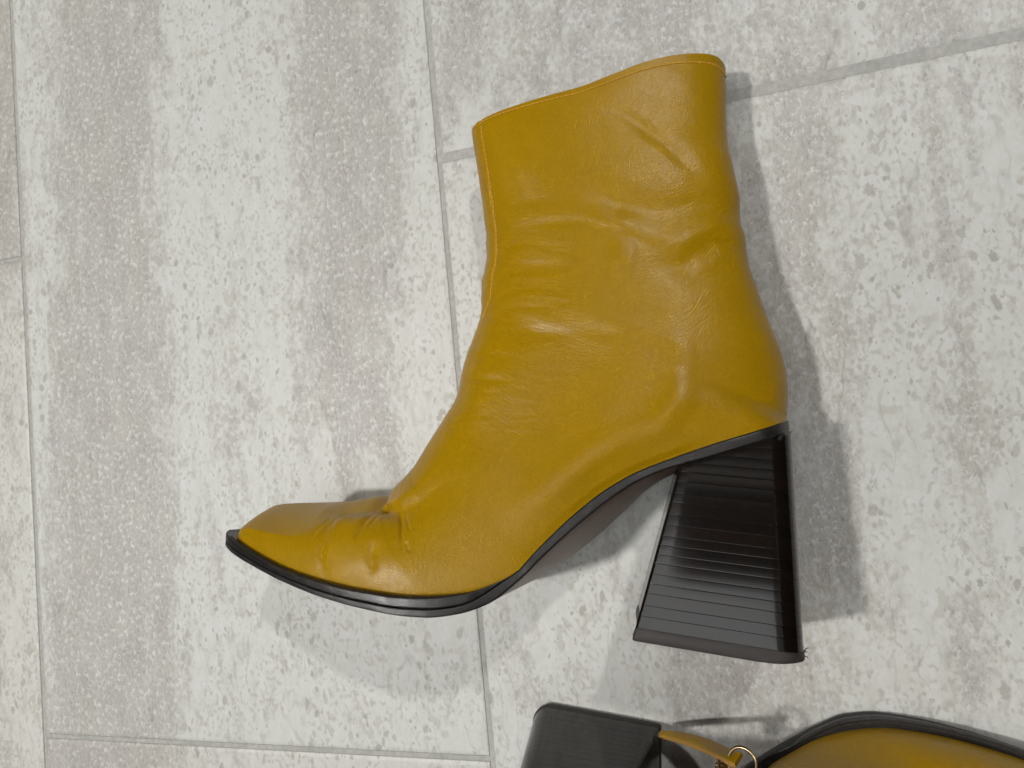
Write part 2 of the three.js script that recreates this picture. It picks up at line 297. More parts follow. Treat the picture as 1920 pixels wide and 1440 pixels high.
// ---------------------------------------------------------------- boot shape (mm)
// loft stations: front/top point, feather/back point, half widths (outer, inner), width at the feather (outer, inner), squareness, chisel of the toe
//   Fa, Fb, Ka, Kb, WL, WM, kL, kM, n, toe
const ST = [
  [252.6, 19.5, 252.6, 16.9, 14.5, 14.5, 14.4, 14.4, 2.6, 1],
  [252.0, 24.0, 251.8, 16.2, 17.6, 17.2, 17.5, 17.1, 2.6, 1],
  [250.0, 28.6, 249.8, 15.5, 19.8, 19.0, 19.7, 18.9, 2.6, 1],
  [245.5, 31.6, 244.5, 14.2, 22.6, 21.4, 22.5, 21.3, 2.6, 1],
  [236.0, 33.6, 235.0, 11.9, 26.2, 25.0, 26.1, 24.9, 2.6, .95],
  [224.0, 35.2, 218.0, 8.5, 31.2, 30.0, 31.0, 29.8, 2.5, .75],
  [208.5, 37.6, 198.0, 6.4, 36.2, 35.0, 36.0, 34.8, 2.4, .3],
  [196.0, 41.2, 180.0, 5.7, 39.6, 38.0, 39.3, 37.7, 2.3, .05],
  [187.5, 43.0, 163.5, 5.9, 41.6, 39.0, 41.2, 38.6, 2.2, 0],
  [184.9, 43.0, 157.0, 6.3, 41.9, 38.6, 41.4, 38.2, 2.2, 0],
  [183.0, 43.0, 152.5, 6.8, 42.0, 38.0, 41.4, 37.5, 2.2, 0],
  [181.6, 43.6, 148.5, 7.2, 41.8, 37.4, 41.0, 36.8, 2.2, 0],
  [179.8, 45.6, 142.0, 8.2, 41.3, 36.4, 40.2, 35.2, 2.2, 0],
  [177.2, 49.0, 135.0, 9.8, 40.6, 35.2, 39.0, 33.0, 2.2, 0],
  [172.4, 57.5, 125.0, 13.9, 39.2, 34.0, 37.0, 29.0, 2.2, 0],
  [166.8, 71.5, 115.2, 20.1, 37.4, 33.4, 34.8, 25.5, 2.2, 0],
  [162.0, 81.5, 109.2, 28.0, 36.0, 32.8, 32.8, 23.5, 2.25, 0],
  [156.8, 93.5, 96.2, 43.4, 34.4, 32.2, 30.0, 22.5, 2.3, 0],
  [156.0, 104.5, 85.0, 54.4, 33.6, 31.8, 28.2, 23.5, 2.3, 0],
  [154.6, 112.5, 73.3, 63.1, 33.0, 31.2, 27.2, 25.0, 2.35, 0],
  [153.0, 119.0, 57.7, 71.2, 32.4, 30.6, 27.6, 26.5, 2.4, 0],
  [151.6, 125.5, 42.3, 78.2, 32.0, 30.2, 28.0, 27.2, 2.45, 0],
  [150.4, 131.0, 27.1, 84.5, 31.4, 29.8, 26.8, 26.2, 2.5, 0],
  [150.2, 133.8, 19.0, 88.2, 31.0, 29.4, 22.5, 22.0, 2.5, 0],
  [150.3, 136.0, 14.5, 90.6, 30.8, 29.2, 15.5, 15.2, 2.5, 0],
  [150.5, 138.0, 12.3, 92.6, 30.6, 29.0, 7.0, 7.0, 2.5, 0],
  [150.7, 140.0, 11.6, 95.0, 30.4, 28.8, 0.4, 0.4, 2.5, 0],
  [150.9, 144.0, 11.6, 102.0, 30.2, 28.4, 0, 0, 2.45, 0],
  [150.9, 149.0, 12.5, 110.8, 29.6, 27.8, 0, 0, 2.4, 0],
  [150.2, 156.0, 14.9, 120.2, 29.0, 27.2, 0, 0, 2.35, 0],
  [149.9, 161.0, 20.2, 132.5, 28.4, 26.6, 0, 0, 2.35, 0],
  [150.4, 168.0, 26.5, 148.4, 27.6, 26.0, 0, 0, 2.35, 0],
  [151.8, 175.5, 30.9, 160.1, 27.0, 25.4, 0, 0, 2.4, 0],
  [152.8, 181.0, 32.6, 170.4, 26.6, 25.0, 0, 0, 2.4, 0],
  [153.8, 186.0, 35.0, 177.5, 26.4, 24.8, 0, 0, 2.4, 0],
  [154.8, 190.5, 35.9, 187.3, 26.2, 24.6, 0, 0, 2.45, 0],
  [156.8, 199.5, 39.1, 199.0, 25.8, 24.2, 0, 0, 2.5, 0],
  [158.8, 207.5, 42.1, 211.0, 25.4, 24.0, 0, 0, 2.5, 0],
  [160.8, 215.0, 44.2, 229.0, 25.0, 24.0, 0, 0, 2.5, 0],
  [161.9, 220.0, 45.3, 248.8, 24.6, 24.0, 0, 0, 2.5, 0],
];
// folds of the leather on the outer side, traced: [points, width mm, height mm, kind]
const FOLD = [
  // broad relief
  [[[1268, 585], [1278, 690], [1270, 752], [1236, 795], [1180, 815], [1115, 848], [1040, 910], [940, 985]], 4.2, 1.7, 'g'],
  [[[1268, 585], [1278, 690], [1270, 752], [1236, 795], [1180, 815], [1115, 848], [1040, 910], [940, 985]], 11, 1.4, 'g'],
  [[[1260, 640], [1252, 715], [1205, 770], [1120, 800]], 7, -1.0, 'g'],
  [[[840, 880], [950, 800], [1060, 715], [1180, 640]], 14, -3.2, 'g'],
  [[[920, 900], [1010, 830], [1120, 770]], 12, -1.3, 'g'],
  [[[1410, 368], [1320, 388], [1240, 402], [1165, 390], [1110, 362], [1070, 350]], 4.2, -1.15, 'g'],
  [[[1345, 362], [1300, 322], [1240, 272], [1180, 232], [1120, 200]], 2.3, -0.62, 'g'],
  [[[1262, 140], [1228, 215], [1240, 285]], 12, -0.7, 'g'],
  [[[1215, 430], [1150, 425], [1100, 400]], 4.5, 0.9, 'g'],
  [[[1385, 400], [1330, 425], [1280, 455], [1215, 470]], 4, 1.0, 'g'],
  [[[1395, 444], [1340, 448], [1282, 500], [1212, 506]], 3.8, -1.1, 'g'],
  [[[1141, 487], [1200, 484]], 5, 0.9, 'g'],
  [[[1403, 492], [1353, 500], [1310, 528], [1290, 560]], 2.8, -0.6, 'g'],
  [[[1310, 350], [1325, 300], [1340, 240]], 7, 0.8, 'g'],
  [[[960, 380], [1000, 378], [1040, 386]], 2.2, -0.28, 'g'],
  [[[975, 421], [1088, 421], [1158, 441], [1215, 463], [1255, 478]], 1.9, -0.5, 'g'],
  [[[912, 457], [940, 453], [985, 455]], 1.4, -0.4, 'g'],
  [[[905, 502], [990, 499], [1090, 506]], 2.6, -0.3, 'g'],
  [[[895, 545], [980, 540], [1040, 545]], 2.6, -0.22, 'g'],
  [[[890, 575], [980, 572], [1075, 575]], 1.6, -0.28, 'g'],
  [[[878, 625], [990, 622], [1110, 626], [1225, 628]], 2.2, -0.35, 'g'],
  [[[868, 662], [905, 664], [960, 667]], 1.4, -0.38, 'g'],
  [[[856, 704], [900, 707], [965, 716]], 1.4, -0.4, 'g'],
  [[[955, 490], [975, 487]], 5, 0.3, 'g'],
  [[[880, 640], [930, 643]], 5, 0.3, 'g'],
  [[[870, 690], [930, 688]], 5, 0.3, 'g'],
  [[[860, 735], [900, 760], [870, 820]], 7, 0.8, 'g'],
  [[[960, 330], [1010, 300]], 8, 0.5, 'g'],
  [[[925, 345], [928, 440]], 3, -0.35, 'g'],
  // vamp
  [[[790, 930], [748, 940], [718, 945], [690, 947], [660, 950], [615, 962]], 2.7, -3.6, 'g', 11],
  [[[713, 950], [703, 977], [694, 1012]], 0.9, -1.1, 'g', 22],
  [[[716, 958], [709, 980], [702, 990]], 0.5, -0.4, 'g'],
  [[[660, 944], [632, 960], [620, 993], [617, 1033], [630, 1078]], 1.5, -1.1, 'g'],
  [[[668, 953], [642, 972], [632, 1000], [632, 1030]], 2.6, 0.9, 'g'],
  [[[690, 958], [676, 985], [670, 1030]], 4, 0.6, 'g'],
  [[[735, 957], [725, 985], [712, 1025]], 4, 0.7, 'g'],
  [[[600, 985], [596, 1000], [592, 1018]], 0.5, -0.6, 'g'],
  [[[634, 975], [633, 1000], [629, 1024]], 0.5, -0.7, 'g'],
  [[[611, 972], [602, 990]], 0.45, -0.5, 'g'],
  [[[720, 1008], [719, 1040], [722, 1075]], 1.8, -0.7, 'g'],
  [[[748, 950], [755, 965], [763, 980], [770, 1012]], 0.55, -0.8, 'g'],
  [[[757, 950], [762, 968], [768, 985], [771, 1022]], 0.5, -0.7, 'g'],
  [[[763, 948], [766, 965], [776, 980], [786, 996]], 0.5, -0.7, 'g'],
  [[[770, 1012], [772, 1022]], 0.5, -0.3, 'g'],
  [[[755, 962], [766, 972]], 4, -0.6, 'g'],
  [[[780, 1015], [786, 1028]], 0.45, -0.5, 'g'],
  [[[1398, 446], [1370, 444], [1335, 446]], 0.7, -0.5, 'g'],
  // the shaft front folding over the vamp: raised on its left
  [[[724, 944], [745, 949], [770, 946], [800, 932], [833, 897], [868, 850]], 1.1, 3.4, 's', 20],
].map(([p, w, h, kind, c = 28]) => ({ p: p.map(([x, y]) => onBoot(x, y, c)), w, h, kind }));
for (const f of FOLD) { const R = f.kind === 's' ? 30 : f.w * 3; f.lo = [1e9, 1e9]; f.hi = [-1e9, -1e9]; f.len = [0]; f.p.forEach((q, i) => { for (const k of [0, 1]) { f.lo[k] = Math.min(f.lo[k], q[k] - R); f.hi[k] = Math.max(f.hi[k], q[k] + R); } if (i) f.len.push(f.len[i - 1] + Math.hypot(q[0] - f.p[i - 1][0], q[1] - f.p[i - 1][1])); }); }
function foldHeight(a, b) {
  let h = 0;
  for (const f of FOLD) {
    if (a < f.lo[0] || a > f.hi[0] || b < f.lo[1] || b > f.hi[1]) continue;
    const n = f.p.length, L = f.len[n - 1]; let best = 1e9, bs = 0, side = 1, over = 0;
    for (let i = 0; i < n - 1; i++) {
      const [x0, y0] = f.p[i], dx = f.p[i + 1][0] - x0, dy = f.p[i + 1][1] - y0, l2 = dx * dx + dy * dy; let t = ((a - x0) * dx + (b - y0) * dy) / l2; const tc = clamp(t, 0, 1);
      const ex = a - x0 - dx * tc, ey = b - y0 - dy * tc, d = Math.hypot(ex, ey);
      if (d < best) { best = d; bs = f.len[i] + tc * Math.sqrt(l2); side = dx * ey - dy * ex; over = i === 0 && t < 0 ? -t * Math.sqrt(l2) : 0; }
    }
    const u = bs / L;
    if (f.kind === 'g') { const taper = n > 2 || L > 6 ? sstep(-0.06, 0.38, u) * sstep(1.06, 0.62, u) : 1; const jit = f.w > 2 ? 1 : 1 + 0.2 * noise(a / 3 + f.w * 9, b / 3); h += f.h * jit * taper * Math.exp(-0.5 * (best / f.w) ** 2); }
    else { const s = side > 0 ? -best : best, fade = Math.pow(1 - u, 0.8) * sstep(1, 0.75, u) * Math.exp(-((over / 1.6) ** 2)); const wv = f.w + 14 * u; h += f.h * fade * sstep(-wv * .5, wv * .5, s) * Math.exp(-Math.max(0, s - 2) / 18) - 1.3 * fade * Math.exp(-(((s + wv * .6) / (1.2 + wv * .6)) ** 2)); }
  }
  return h;
}
// sole stations: Ta, Tb (top edge), Sa, Sb (bottom edge), outer half width, inner half width, twist of the inner edge
const SO = [
  [258.6, 18.8, 258.4, 13.2, 15.5, 15, 0], [257.6, 18.2, 257.2, 12.4, 18.6, 17.6, 0], [254.5, 17.1, 253.6, 11.0, 21.4, 19.8, 0], [250, 15.6, 249, 9.6, 23.8, 22, 0], [235, 11.9, 232, 5.8, 29.6, 28.4, 0],
  [218, 8.5, 215, 2.8, 34.8, 33.6, 0], [198, 6.4, 195, .4, 40, 38.6, 0], [180, 5.7, 177, -.7, 43.4, 41.6, 0], [163.5, 5.9, 161, -.9, 45.4, 42.8, 0], [148.5, 7.2, 148, -.2, 45, 41, 0], [135, 9.8, 136, 2.2, 42.6, 36, .5],
  [125, 13.9, 124.5, 7.2, 39.2, 31, 1.5], [115.2, 20.1, 112.3, 18.8, 35.6, 26.5, 3.5], [109.2, 28, 106.5, 26, 33.2, 24.5, 5.5], [96.2, 43.4, 93.5, 40.3, 30.4, 23.2, 7], [85, 54.4, 82.5, 51.2, 28.6, 24, 6], [73.3, 63.1, 71.5, 60.2, 27.8, 25.4, 4], [57.7, 71.2, 56.3, 68.2, 28.2, 27, 1.5],
  [42.3, 78.2, 40.6, 73.6, 28.8, 28, 0], [27.1, 84.5, 25.4, 79.8, 27.4, 27, 0], [19, 88.2, 17.7, 83.2, 23.2, 22.8, 0], [14.2, 90.8, 13.3, 85.4, 16.4, 16, 0], [11.6, 92.4, 11.0, 86.8, 7.6, 7.4, 0], [10.9, 92.9, 10.4, 87.2, 2, 2, 0],
];

function geoFrom(pos, idx, uv) { const g = new THREE.BufferGeometry(); g.setAttribute('position', new THREE.Float32BufferAttribute(pos, 3)); if (uv) g.setAttribute('uv', new THREE.Float32BufferAttribute(uv, 2)); g.setIndex(idx); g.computeVertexNormals(); return g; }
// closed tube of rings (arrays of [a,b,c] mm), capped; z = s * c
function loft(rings, s, uvScale = 120) {
  const pos = [], uv = [], idx = [], m = rings[0].length;
  let along = 0, prev = null;
  for (const r of rings) {
    const mid = r[0]; if (prev) along += Math.hypot(mid[0] - prev[0], mid[1] - prev[1]); prev = mid; let per = 0;
    for (let j = 0; j <= m; j++) { const q = r[j % m]; if (j) { const p = r[(j - 1) % m]; per += Math.hypot(q[0] - p[0], q[1] - p[1], q[2] - p[2]); } pos.push(q[0] * MM, q[1] * MM, s * q[2] * MM); uv.push(along / uvScale, per / uvScale); }
  }
  const w = m + 1;
  for (let i = 0; i < rings.length - 1; i++) for (let j = 0; j < m; j++) { const a = i * w + j, b = a + 1, c = a + w, d = c + 1; if (s > 0) idx.push(a, b, c, b, d, c); else idx.push(a, c, b, b, c, d); }
  for (const [ri, fl] of [[0, 1], [rings.length - 1, -1]]) {
    const r = rings[ri], st = pos.length / 3; const ce = [0, 0, 0]; r.forEach(q => { for (let k = 0; k < 3; k++) ce[k] += q[k] / m; });
    pos.push(ce[0] * MM, ce[1] * MM, s * ce[2] * MM); uv.push(0, 0); r.forEach(q => { pos.push(q[0] * MM, q[1] * MM, s * q[2] * MM); uv.push(q[0] / uvScale, q[2] / uvScale); });
    for (let j = 0; j < m; j++) { const a = st + 1 + j, b = st + 1 + (j + 1) % m; if (fl * s > 0) idx.push(st, b, a); else idx.push(st, a, b); }
  }
  return geoFrom(pos, idx, uv);
}
function mesh(name, g, m, parent) { const o = new THREE.Mesh(g, m); o.name = name; o.castShadow = o.receiveShadow = true; if (parent) parent.add(o); return o; }

function buildBoot(opt) { // opt: name, label, s (sign of the outer side on local z), flat (shaft pressed flat on the floor), folds, nl, nm
  const G = new THREE.Group(); G.name = opt.name; G.userData = { label: opt.label, category: 'boot', group: 'pair of mustard ankle boots' };
  const s = opt.s;
  // ---- upper
  const t = [0]; for (let i = 1; i < ST.length; i++) { const p = ST[i - 1], q = ST[i]; t.push(t[i - 1] + 0.5 * Math.hypot(q[0] - p[0], q[1] - p[1]) + 0.5 * Math.hypot(q[2] - p[2], q[3] - p[3]) + 0.15); }
  const fn = ST[0].map((_, k) => pchip(t, ST.map(r => r[k]))), TT = t[t.length - 1];
  const NS = opt.ns, NL = opt.nl, NM = opt.nm, W = NL + NM + 1;
  const P = new Float64Array((NS + 1) * W * 3), UV = new Float32Array((NS + 1) * W * 2);
  const rimShape = pchip([0, .05, .12, .2, .3, .42, .56, .75, 1], [0, 2.6, 3.2, 3.4, 2.6, .2, -2.2, -1.8, 0]);
  for (let i = 0; i <= NS; i++) {
    const x = TT * i / NS, [Fa, Fb, Ka, Kb, WL0, WM0, kL, kM, n, toe] = fn.map(f => f(x));
    const hi = sstep(95, 235, (Fb + Kb) / 2), top = sstep(TT - 45, TT, x);
    let c0 = 0, WL = WL0, WM = WM0;
    if (opt.flat) { c0 = 13.5 * hi; WL = lerp(WL0, WL0 - 5, hi); WM = lerp(WM0, 20.2, hi); } else { WL = lerp(WL0, 35, hi); WM = lerp(WM0, 35, hi); }
    const put = (j, sgn, Wd, kW, q) => {
      const e = 2 / n, ph0 = Math.asin(Math.pow(clamp(kW / Wd, 0, 0.9999), n / 2)), ph = lerp(ph0, Math.PI, q);
      const cs = Math.cos(ph), xx = -Math.sign(cs) * Math.pow(Math.abs(cs), e), x0 = -Math.pow(Math.cos(ph0), e);
      let tau = (xx - x0) / (1 - x0), c = Wd * Math.pow(Math.max(0, Math.sin(ph)), e);
      if (toe > 0) {
        // chiselled toe: wall up to a ridge, then a roof
        const tr = 0.36, cr = 0.94; let tt, cc;
        if (q < 0.42) { const u = q / 0.42; tt = tr * u; cc = 1 - (1 - cr) * u * u; } else { const u = (q - 0.42) / 0.58; tt = tr + (1 - tr) * (0.94 * u + 0.06 * u * (2 - u)); cc = cr * (1 - u) + 0.05 * Math.sin(Math.PI * u); }
        const tb = toe * 0.82; tau = lerp(tau, tt, tb); c = lerp(c, cc * Wd, tb);
      }
      const a = lerp(Ka, Fa, tau), b = lerp(Kb, Fb, tau) + top * rimShape(tau), o = (i * W + j) * 3;
      P[o] = a; P[o + 1] = b; P[o + 2] = c0 + sgn * c;
      UV[(i * W + j) * 2] = (a + 0.2 * c) / LSPAN; UV[(i * W + j) * 2 + 1] = (b + 0.7 * c + 40) / LSPAN;
    };
    for (let j = 0; j <= NL; j++) put(j, 1, WL, kL, j / NL);
    for (let j = 1; j <= NM; j++) put(NL + j, -1, WM, kM, 1 - j / NM);
  }
  const idx = [];
  for (let i = 0; i < NS; i++) for (let j = 0; j < W - 1; j++) { const a = i * W + j, b = a + 1, c = a + W, d = c + 1; idx.push(a, c, b, b, c, d); }
  const normals = () => {
    const N = new Float64Array(P.length);
    for (let i = 0; i <= NS; i++) for (let j = 0; j < W; j++) {
      const i0 = Math.max(0, i - 1), i1 = Math.min(NS, i + 1), closed = i / NS * TT > t[26];
      const j0 = j > 0 ? j - 1 : closed ? W - 2 : 0, j1 = j < W - 1 ? j + 1 : closed ? 1 : W - 1;
      const A = (i0 * W + j) * 3, B = (i1 * W + j) * 3, C = (i * W + j0) * 3, D = (i * W + j1) * 3;
      const ux = P[B] - P[A], uy = P[B + 1] - P[A + 1], uz = P[B + 2] - P[A + 2], vx = P[D] - P[C], vy = P[D + 1] - P[C + 1], vz = P[D + 2] - P[C + 2];
      let nx = uy * vz - uz * vy, ny = uz * vx - ux * vz, nz = ux * vy - uy * vx; const l = Math.hypot(nx, ny, nz) || 1, o = (i * W + j) * 3;
      N[o] = -nx / l; N[o + 1] = -ny / l; N[o + 2] = -nz / l;
    }
    // outward check on a lateral mid vertex
    const o = (((NS * 0.4) | 0) * W + (NL >> 1)) * 3; if (N[o + 2] < 0) for (let k = 0; k < N.length; k++) N[k] = -N[k];
    return N;
  };
  let N = normals();
  { // directions for the folds: normals averaged along the boot so that a deep fold does not cross itself
    const R = opt.folds ? 14 : 4, S = new Float64Array(N.length);
    for (let j = 0; j < W; j++) for (let k = 0; k < 3; k++) { let acc = 0, cnt = 0; for (let i = -R; i <= NS; i++) { const ia = i + R, ir = i - R - 1; if (ia <= NS) { acc += N[(ia * W + j) * 3 + k]; cnt++; } if (ir >= 0) { acc -= N[(ir * W + j) * 3 + k]; cnt--; } if (i >= 0) S[(i * W + j) * 3 + k] = acc / cnt; } }
    for (let q = 0; q < S.length; q += 3) { const l = Math.hypot(S[q], S[q + 1], S[q + 2]) || 1; S[q] /= l; S[q + 1] /= l; S[q + 2] /= l; }
    N = S;
  }
  for (let i = 0; i <= NS; i++) for (let j = 0; j < W; j++) {
    const o = (i * W + j) * 3, lat = j <= NL, a = P[o], b = P[o + 1]; let h = 0;
    const rimFade = 1;
    const qq = lat ? j / NL : 1 - (j - NL) / NM;
    if (opt.folds && (lat || qq > 0.7)) h += foldHeight(a, b) * (lat ? sstep(0, 0.04, qq) * lerp(0.5, 1, sstep(0, 0.2, 1 - qq)) : 0.5 * sstep(0.3, 0, 1 - qq));
    if (!(lat && opt.folds)) h += 0.35 * fbm(a / 26 + 4, b / 22 + (lat ? 0 : 9), 3) * (opt.folds ? sstep(0, 0.2, 1 - qq) : 1);
    if (lat && opt.folds) h += 0.16 * fbm(a / 15 + 30, b / 15, 3) + 0.22 * fbm(a / 24 + 3, b / 4.6 + 0.5 * noise(a / 20, b / 20), 2) * sstep(50, 85, b) * sstep(185, 150, b) * sstep(85, 125, a) + 0.2 * fbm((a + b) / 5 + 8, (a - b) / 17, 2) * Math.exp(-(((a - 48) / 22) ** 2) - (((b - 168) / 24) ** 2));
    if (opt.folds && (!lat || j > NL * 0.93)) h += 0.55 * sstep(60, 100, b) * sstep(0, .05, 1) * noise(b / 6.2, 3.3) * sstep(190, 150, b);
    if (!lat && opt.vampCrease) for (const [ca, cw, ch] of opt.vampCrease) h += ch * Math.exp(-(((a - ca + 0.25 * (b - 25)) / cw) ** 2)) * sstep(8, 22, b) * sstep(60, 45, b);
    // the front seam: a narrow groove just behind the front edge
    const q = lat ? j / NL : 1 - (j - NL) / NM; if (b > 110 && lat) { const tauF = 1 - q, d = Math.abs(tauF - 0.165) / 0.006; h -= 0.45 * Math.exp(-d * d) * sstep(125, 140, b); h += 0.35 * sstep(0.162, 0.145, tauF) * sstep(125, 140, b); }
    P[o] += N[o] * h; P[o + 1] += N[o + 1] * h; P[o + 2] += N[o + 2] * h;
  }
  N = normals();
  const toGeo = (arr, ids) => { const pos = new Float32Array(arr.length); for (let k = 0; k < arr.length; k += 3) { pos[k] = arr[k] * MM; pos[k + 1] = arr[k + 1] * MM; pos[k + 2] = s * arr[k + 2] * MM; } const g = new THREE.BufferGeometry(); g.setAttribute('position', new THREE.BufferAttribute(pos, 3)); const nn = new Float32Array(N.length); for (let k = 0; k < N.length; k += 3) { nn[k] = N[k]; nn[k + 1] = N[k + 1]; nn[k + 2] = s * N[k + 2]; } g.setAttribute('normal', new THREE.BufferAttribute(nn, 3)); g.setAttribute('uv', new THREE.BufferAttribute(UV.slice(), 2)); g.setIndex(ids); return g; };
  const flip = s > 0 ? idx : (() => { const r = idx.slice(); for (let k = 0; k < r.length; k += 3) { const q = r[k + 1]; r[k + 1] = r[k + 2]; r[k + 2] = q; } return r; })();
  // winding: make triangles face outward
  {
    const k = ((((NS * 0.4) | 0) * (W - 1) + (NL >> 1)) * 6), v = n => [P[flip[k + n] * 3], P[flip[k + n] * 3 + 1], s * P[flip[k + n] * 3 + 2]], A = v(0), B = v(1), C = v(2);
    const nz = (B[0] - A[0]) * (C[1] - A[1]) - (B[1] - A[1]) * (C[0] - A[0]); if (nz * s < 0) for (let q = 0; q < flip.length; q += 3) { const w = flip[q + 1]; flip[q + 1] = flip[q + 2]; flip[q + 2] = w; }
  }
  const upper = mesh('upper', toGeo(P, flip), M.leather, G);
  // rim and lining
  {
    const iN = NS, pos = [], ix = [], rows = 5;
    for (let k = 0; k < rows; k++) for (let j = 0; j < W; j++) { const o = (iN * W + j) * 3, f = k / (rows - 1), up = 0.55 * Math.sin(Math.PI * f), th = 2.0 * f; pos.push((P[o] - N[o] * th) * MM, (P[o + 1] - N[o + 1] * th + up) * MM, s * (P[o + 2] - N[o + 2] * th) * MM); }
    for (let k = 0; k < rows - 1; k++) for (let j = 0; j < W - 1; j++) { const a = k * W + j; ix.push(a, a + 1, a + W, a + 1, a + W + 1, a + W); }
    mesh('top_rim', geoFrom(pos, ix), M.rim, upper);
    const i0 = (NS * 0.62) | 0, lp = [], li = []; const st = 3; let rowsN = 0;
    for (let i = i0; i <= NS; i += st) { rowsN++; const ii = Math.min(i, NS); for (let j = 0; j < W; j++) { const o = (ii * W + j) * 3; lp.push((P[o] - N[o] * 2) * MM, (P[o + 1] - N[o + 1] * 2) * MM, s * (P[o + 2] - N[o + 2] * 2) * MM); } }
    for (let k = 0; k < rowsN - 1; k++) for (let j = 0; j < W - 1; j++) { const a = k * W + j; li.push(a, a + 1, a + W, a + 1, a + W + 1, a + W); }
    mesh('lining', geoFrom(lp, li), M.lining, G);
  }
  // stitching: short thread lengths laid on the surface
  const at = (fi, fj) => { const i = clamp(fi, 0, NS - 1.001), j = clamp(fj, 0, W - 1.001), i0 = i | 0, j0 = j | 0, u = i - i0, v = j - j0; const r = [0, 0, 0, 0, 0, 0]; for (let k = 0; k < 3; k++) { const g = (A) => lerp(lerp(A[(i0 * W + j0) * 3 + k], A[(i0 * W + j0 + 1) * 3 + k], v), lerp(A[((i0 + 1) * W + j0) * 3 + k], A[((i0 + 1) * W + j0 + 1) * 3 + k], v), u); r[k] = g(P); r[3 + k] = g(N); } return r; };
  function stitches(path, pitch, rad, mat, name, parent) { // path: array of [x,y,z,nx,ny,nz] mm
    const gs = []; let acc = 0, cur = null; const cap = new THREE.CapsuleGeometry(rad, pitch * 0.62, 2, 6);
    const q = new THREE.Quaternion(), up = new THREE.Vector3(0, 1, 0);
    for (let k = 1; k < path.length; k++) {
      const A = path[k - 1], B = path[k], L = Math.hypot(B[0] - A[0], B[1] - A[1], B[2] - A[2]); let d = pitch - acc; acc += L;
      while (d <= L) { const f = d / L, p = A.map((v, n) => lerp(v, B[n], f)); const dir = new THREE.Vector3(B[0] - A[0], B[1] - A[1], s * (B[2] - A[2])).normalize(); q.setFromUnitVectors(up, dir); const g = cap.clone().applyQuaternion(q); g.translate(p[0] + p[3] * rad * 0.35, p[1] + p[4] * rad * 0.35, s * (p[2] + p[5] * rad * 0.35)); g.scale(MM, MM, MM); gs.push(g); d += pitch; acc = 0; acc = L - (d - pitch); }
    }
    if (!gs.length) return; const o = mesh(name, mergeGeometries(gs), mat, parent); o.userData.kind = 'stuff';
  }
  const rimPath = []; for (let k = 0; k <= 400; k++) rimPath.push(at(NS * (1 - 0.0085), lerp(NL * 0.02, NL * 0.9, k / 400)));
  stitches(rimPath, 2.3, 0.36, M.thread, 'stitching', upper);
  const frontPath = []; for (let k = 0; k <= 300; k++) { const fi = lerp(NS * 0.992, NS * 0.60, k / 300); frontPath.push(at(fi, NL * (1 - 0.165))); }
  stitches(frontPath.filter(p => p[1] > 128), 2.3, 0.36, M.thread, 'stitching', upper);

  // ---- sole
  const ts = [0]; for (let i = 1; i < SO.length; i++) ts.push(ts[i - 1] + Math.hypot(SO[i][0] - SO[i - 1][0], SO[i][1] - SO[i - 1][1]) + 0.2 * Math.abs(SO[i][4] - SO[i - 1][4]));
  const sf = SO[0].map((_, k) => pchip(ts, SO.map(r => r[k]))), TS = ts[ts.length - 1];
  const layer = (x0, x1, cnt, lo, hi, inset, convex) => {
    const rings = [];
    for (let i = 0; i <= cnt; i++) {
      const x = lerp(x0, x1, i / cnt), [Ta, Tb, Sa, Sb, wl, wm, tw] = sf.map(f => f(x)), f0 = lo(x), f1 = hi(x), ins = inset(x);
      let dx = Ta - Sa, dy = Tb - Sb; const L = Math.hypot(dx, dy), ux = dx / L, uy = dy / L;
      const pt = (f, c, drop = 0) => { const med = clamp(0.5 - c / (wl + wm), 0, 1); const dr = drop + tw * sstep(0, 1, med); return [Sa + dx * f - ux * dr, Sb + dy * f - uy * dr, c]; };
      const wob = 0.12 * noise(x / 7, 5.5 + f0 * 7);
      const cl = wl - ins + wob, cm = -(wm - ins), df = f1 - f0, B = Math.min(0.45, wl * 0.3);
      rings.push([pt(f0, cl - B), pt(f0 + df * .05, cl - B * .35), pt(f0 + df * .11, cl - .03), pt(f0 + df * .2, cl), pt(f0 + df * .5, cl + .03), pt(f1 - df * .2, cl), pt(f1 - df * .11, cl - .03), pt(f1 - df * .05, cl - B * .35), pt(f1, cl - B),
        pt(f1, lerp(cl, cm, .5)), pt(f1, cm + B), pt(f1 - df * .2, cm + B * .2), pt(f0 + df * .5, cm), pt(f0 + df * .15, cm + B * .3), pt(f0, cm + B),
        pt(f0, lerp(cl, cm, .8), convex(x) * .6), pt(f0, lerp(cl, cm, .5), convex(x)), pt(f0, lerp(cl, cm, .2), convex(x) * .6)]);
    }
    return loft(rings, s);
  };
  const xw = ts[12] + 1, split = x => lerp(0.42, 1.0, sstep(ts[10], xw, x)), waist = x => sstep(ts[11], ts[13], x) * sstep(ts[17], ts[15], x);
  mesh('outsole', layer(0, TS, 260, () => 0, x => split(x) - 0.02, () => 0.15, x => 0.2 + 2.0 * waist(x)), M.sole, G);
  const welt = mesh('welt', layer(0, xw, 170, x => Math.min(0.985, split(x) + 0.015), () => 1.0, () => 0, () => 0), M.welt, G);
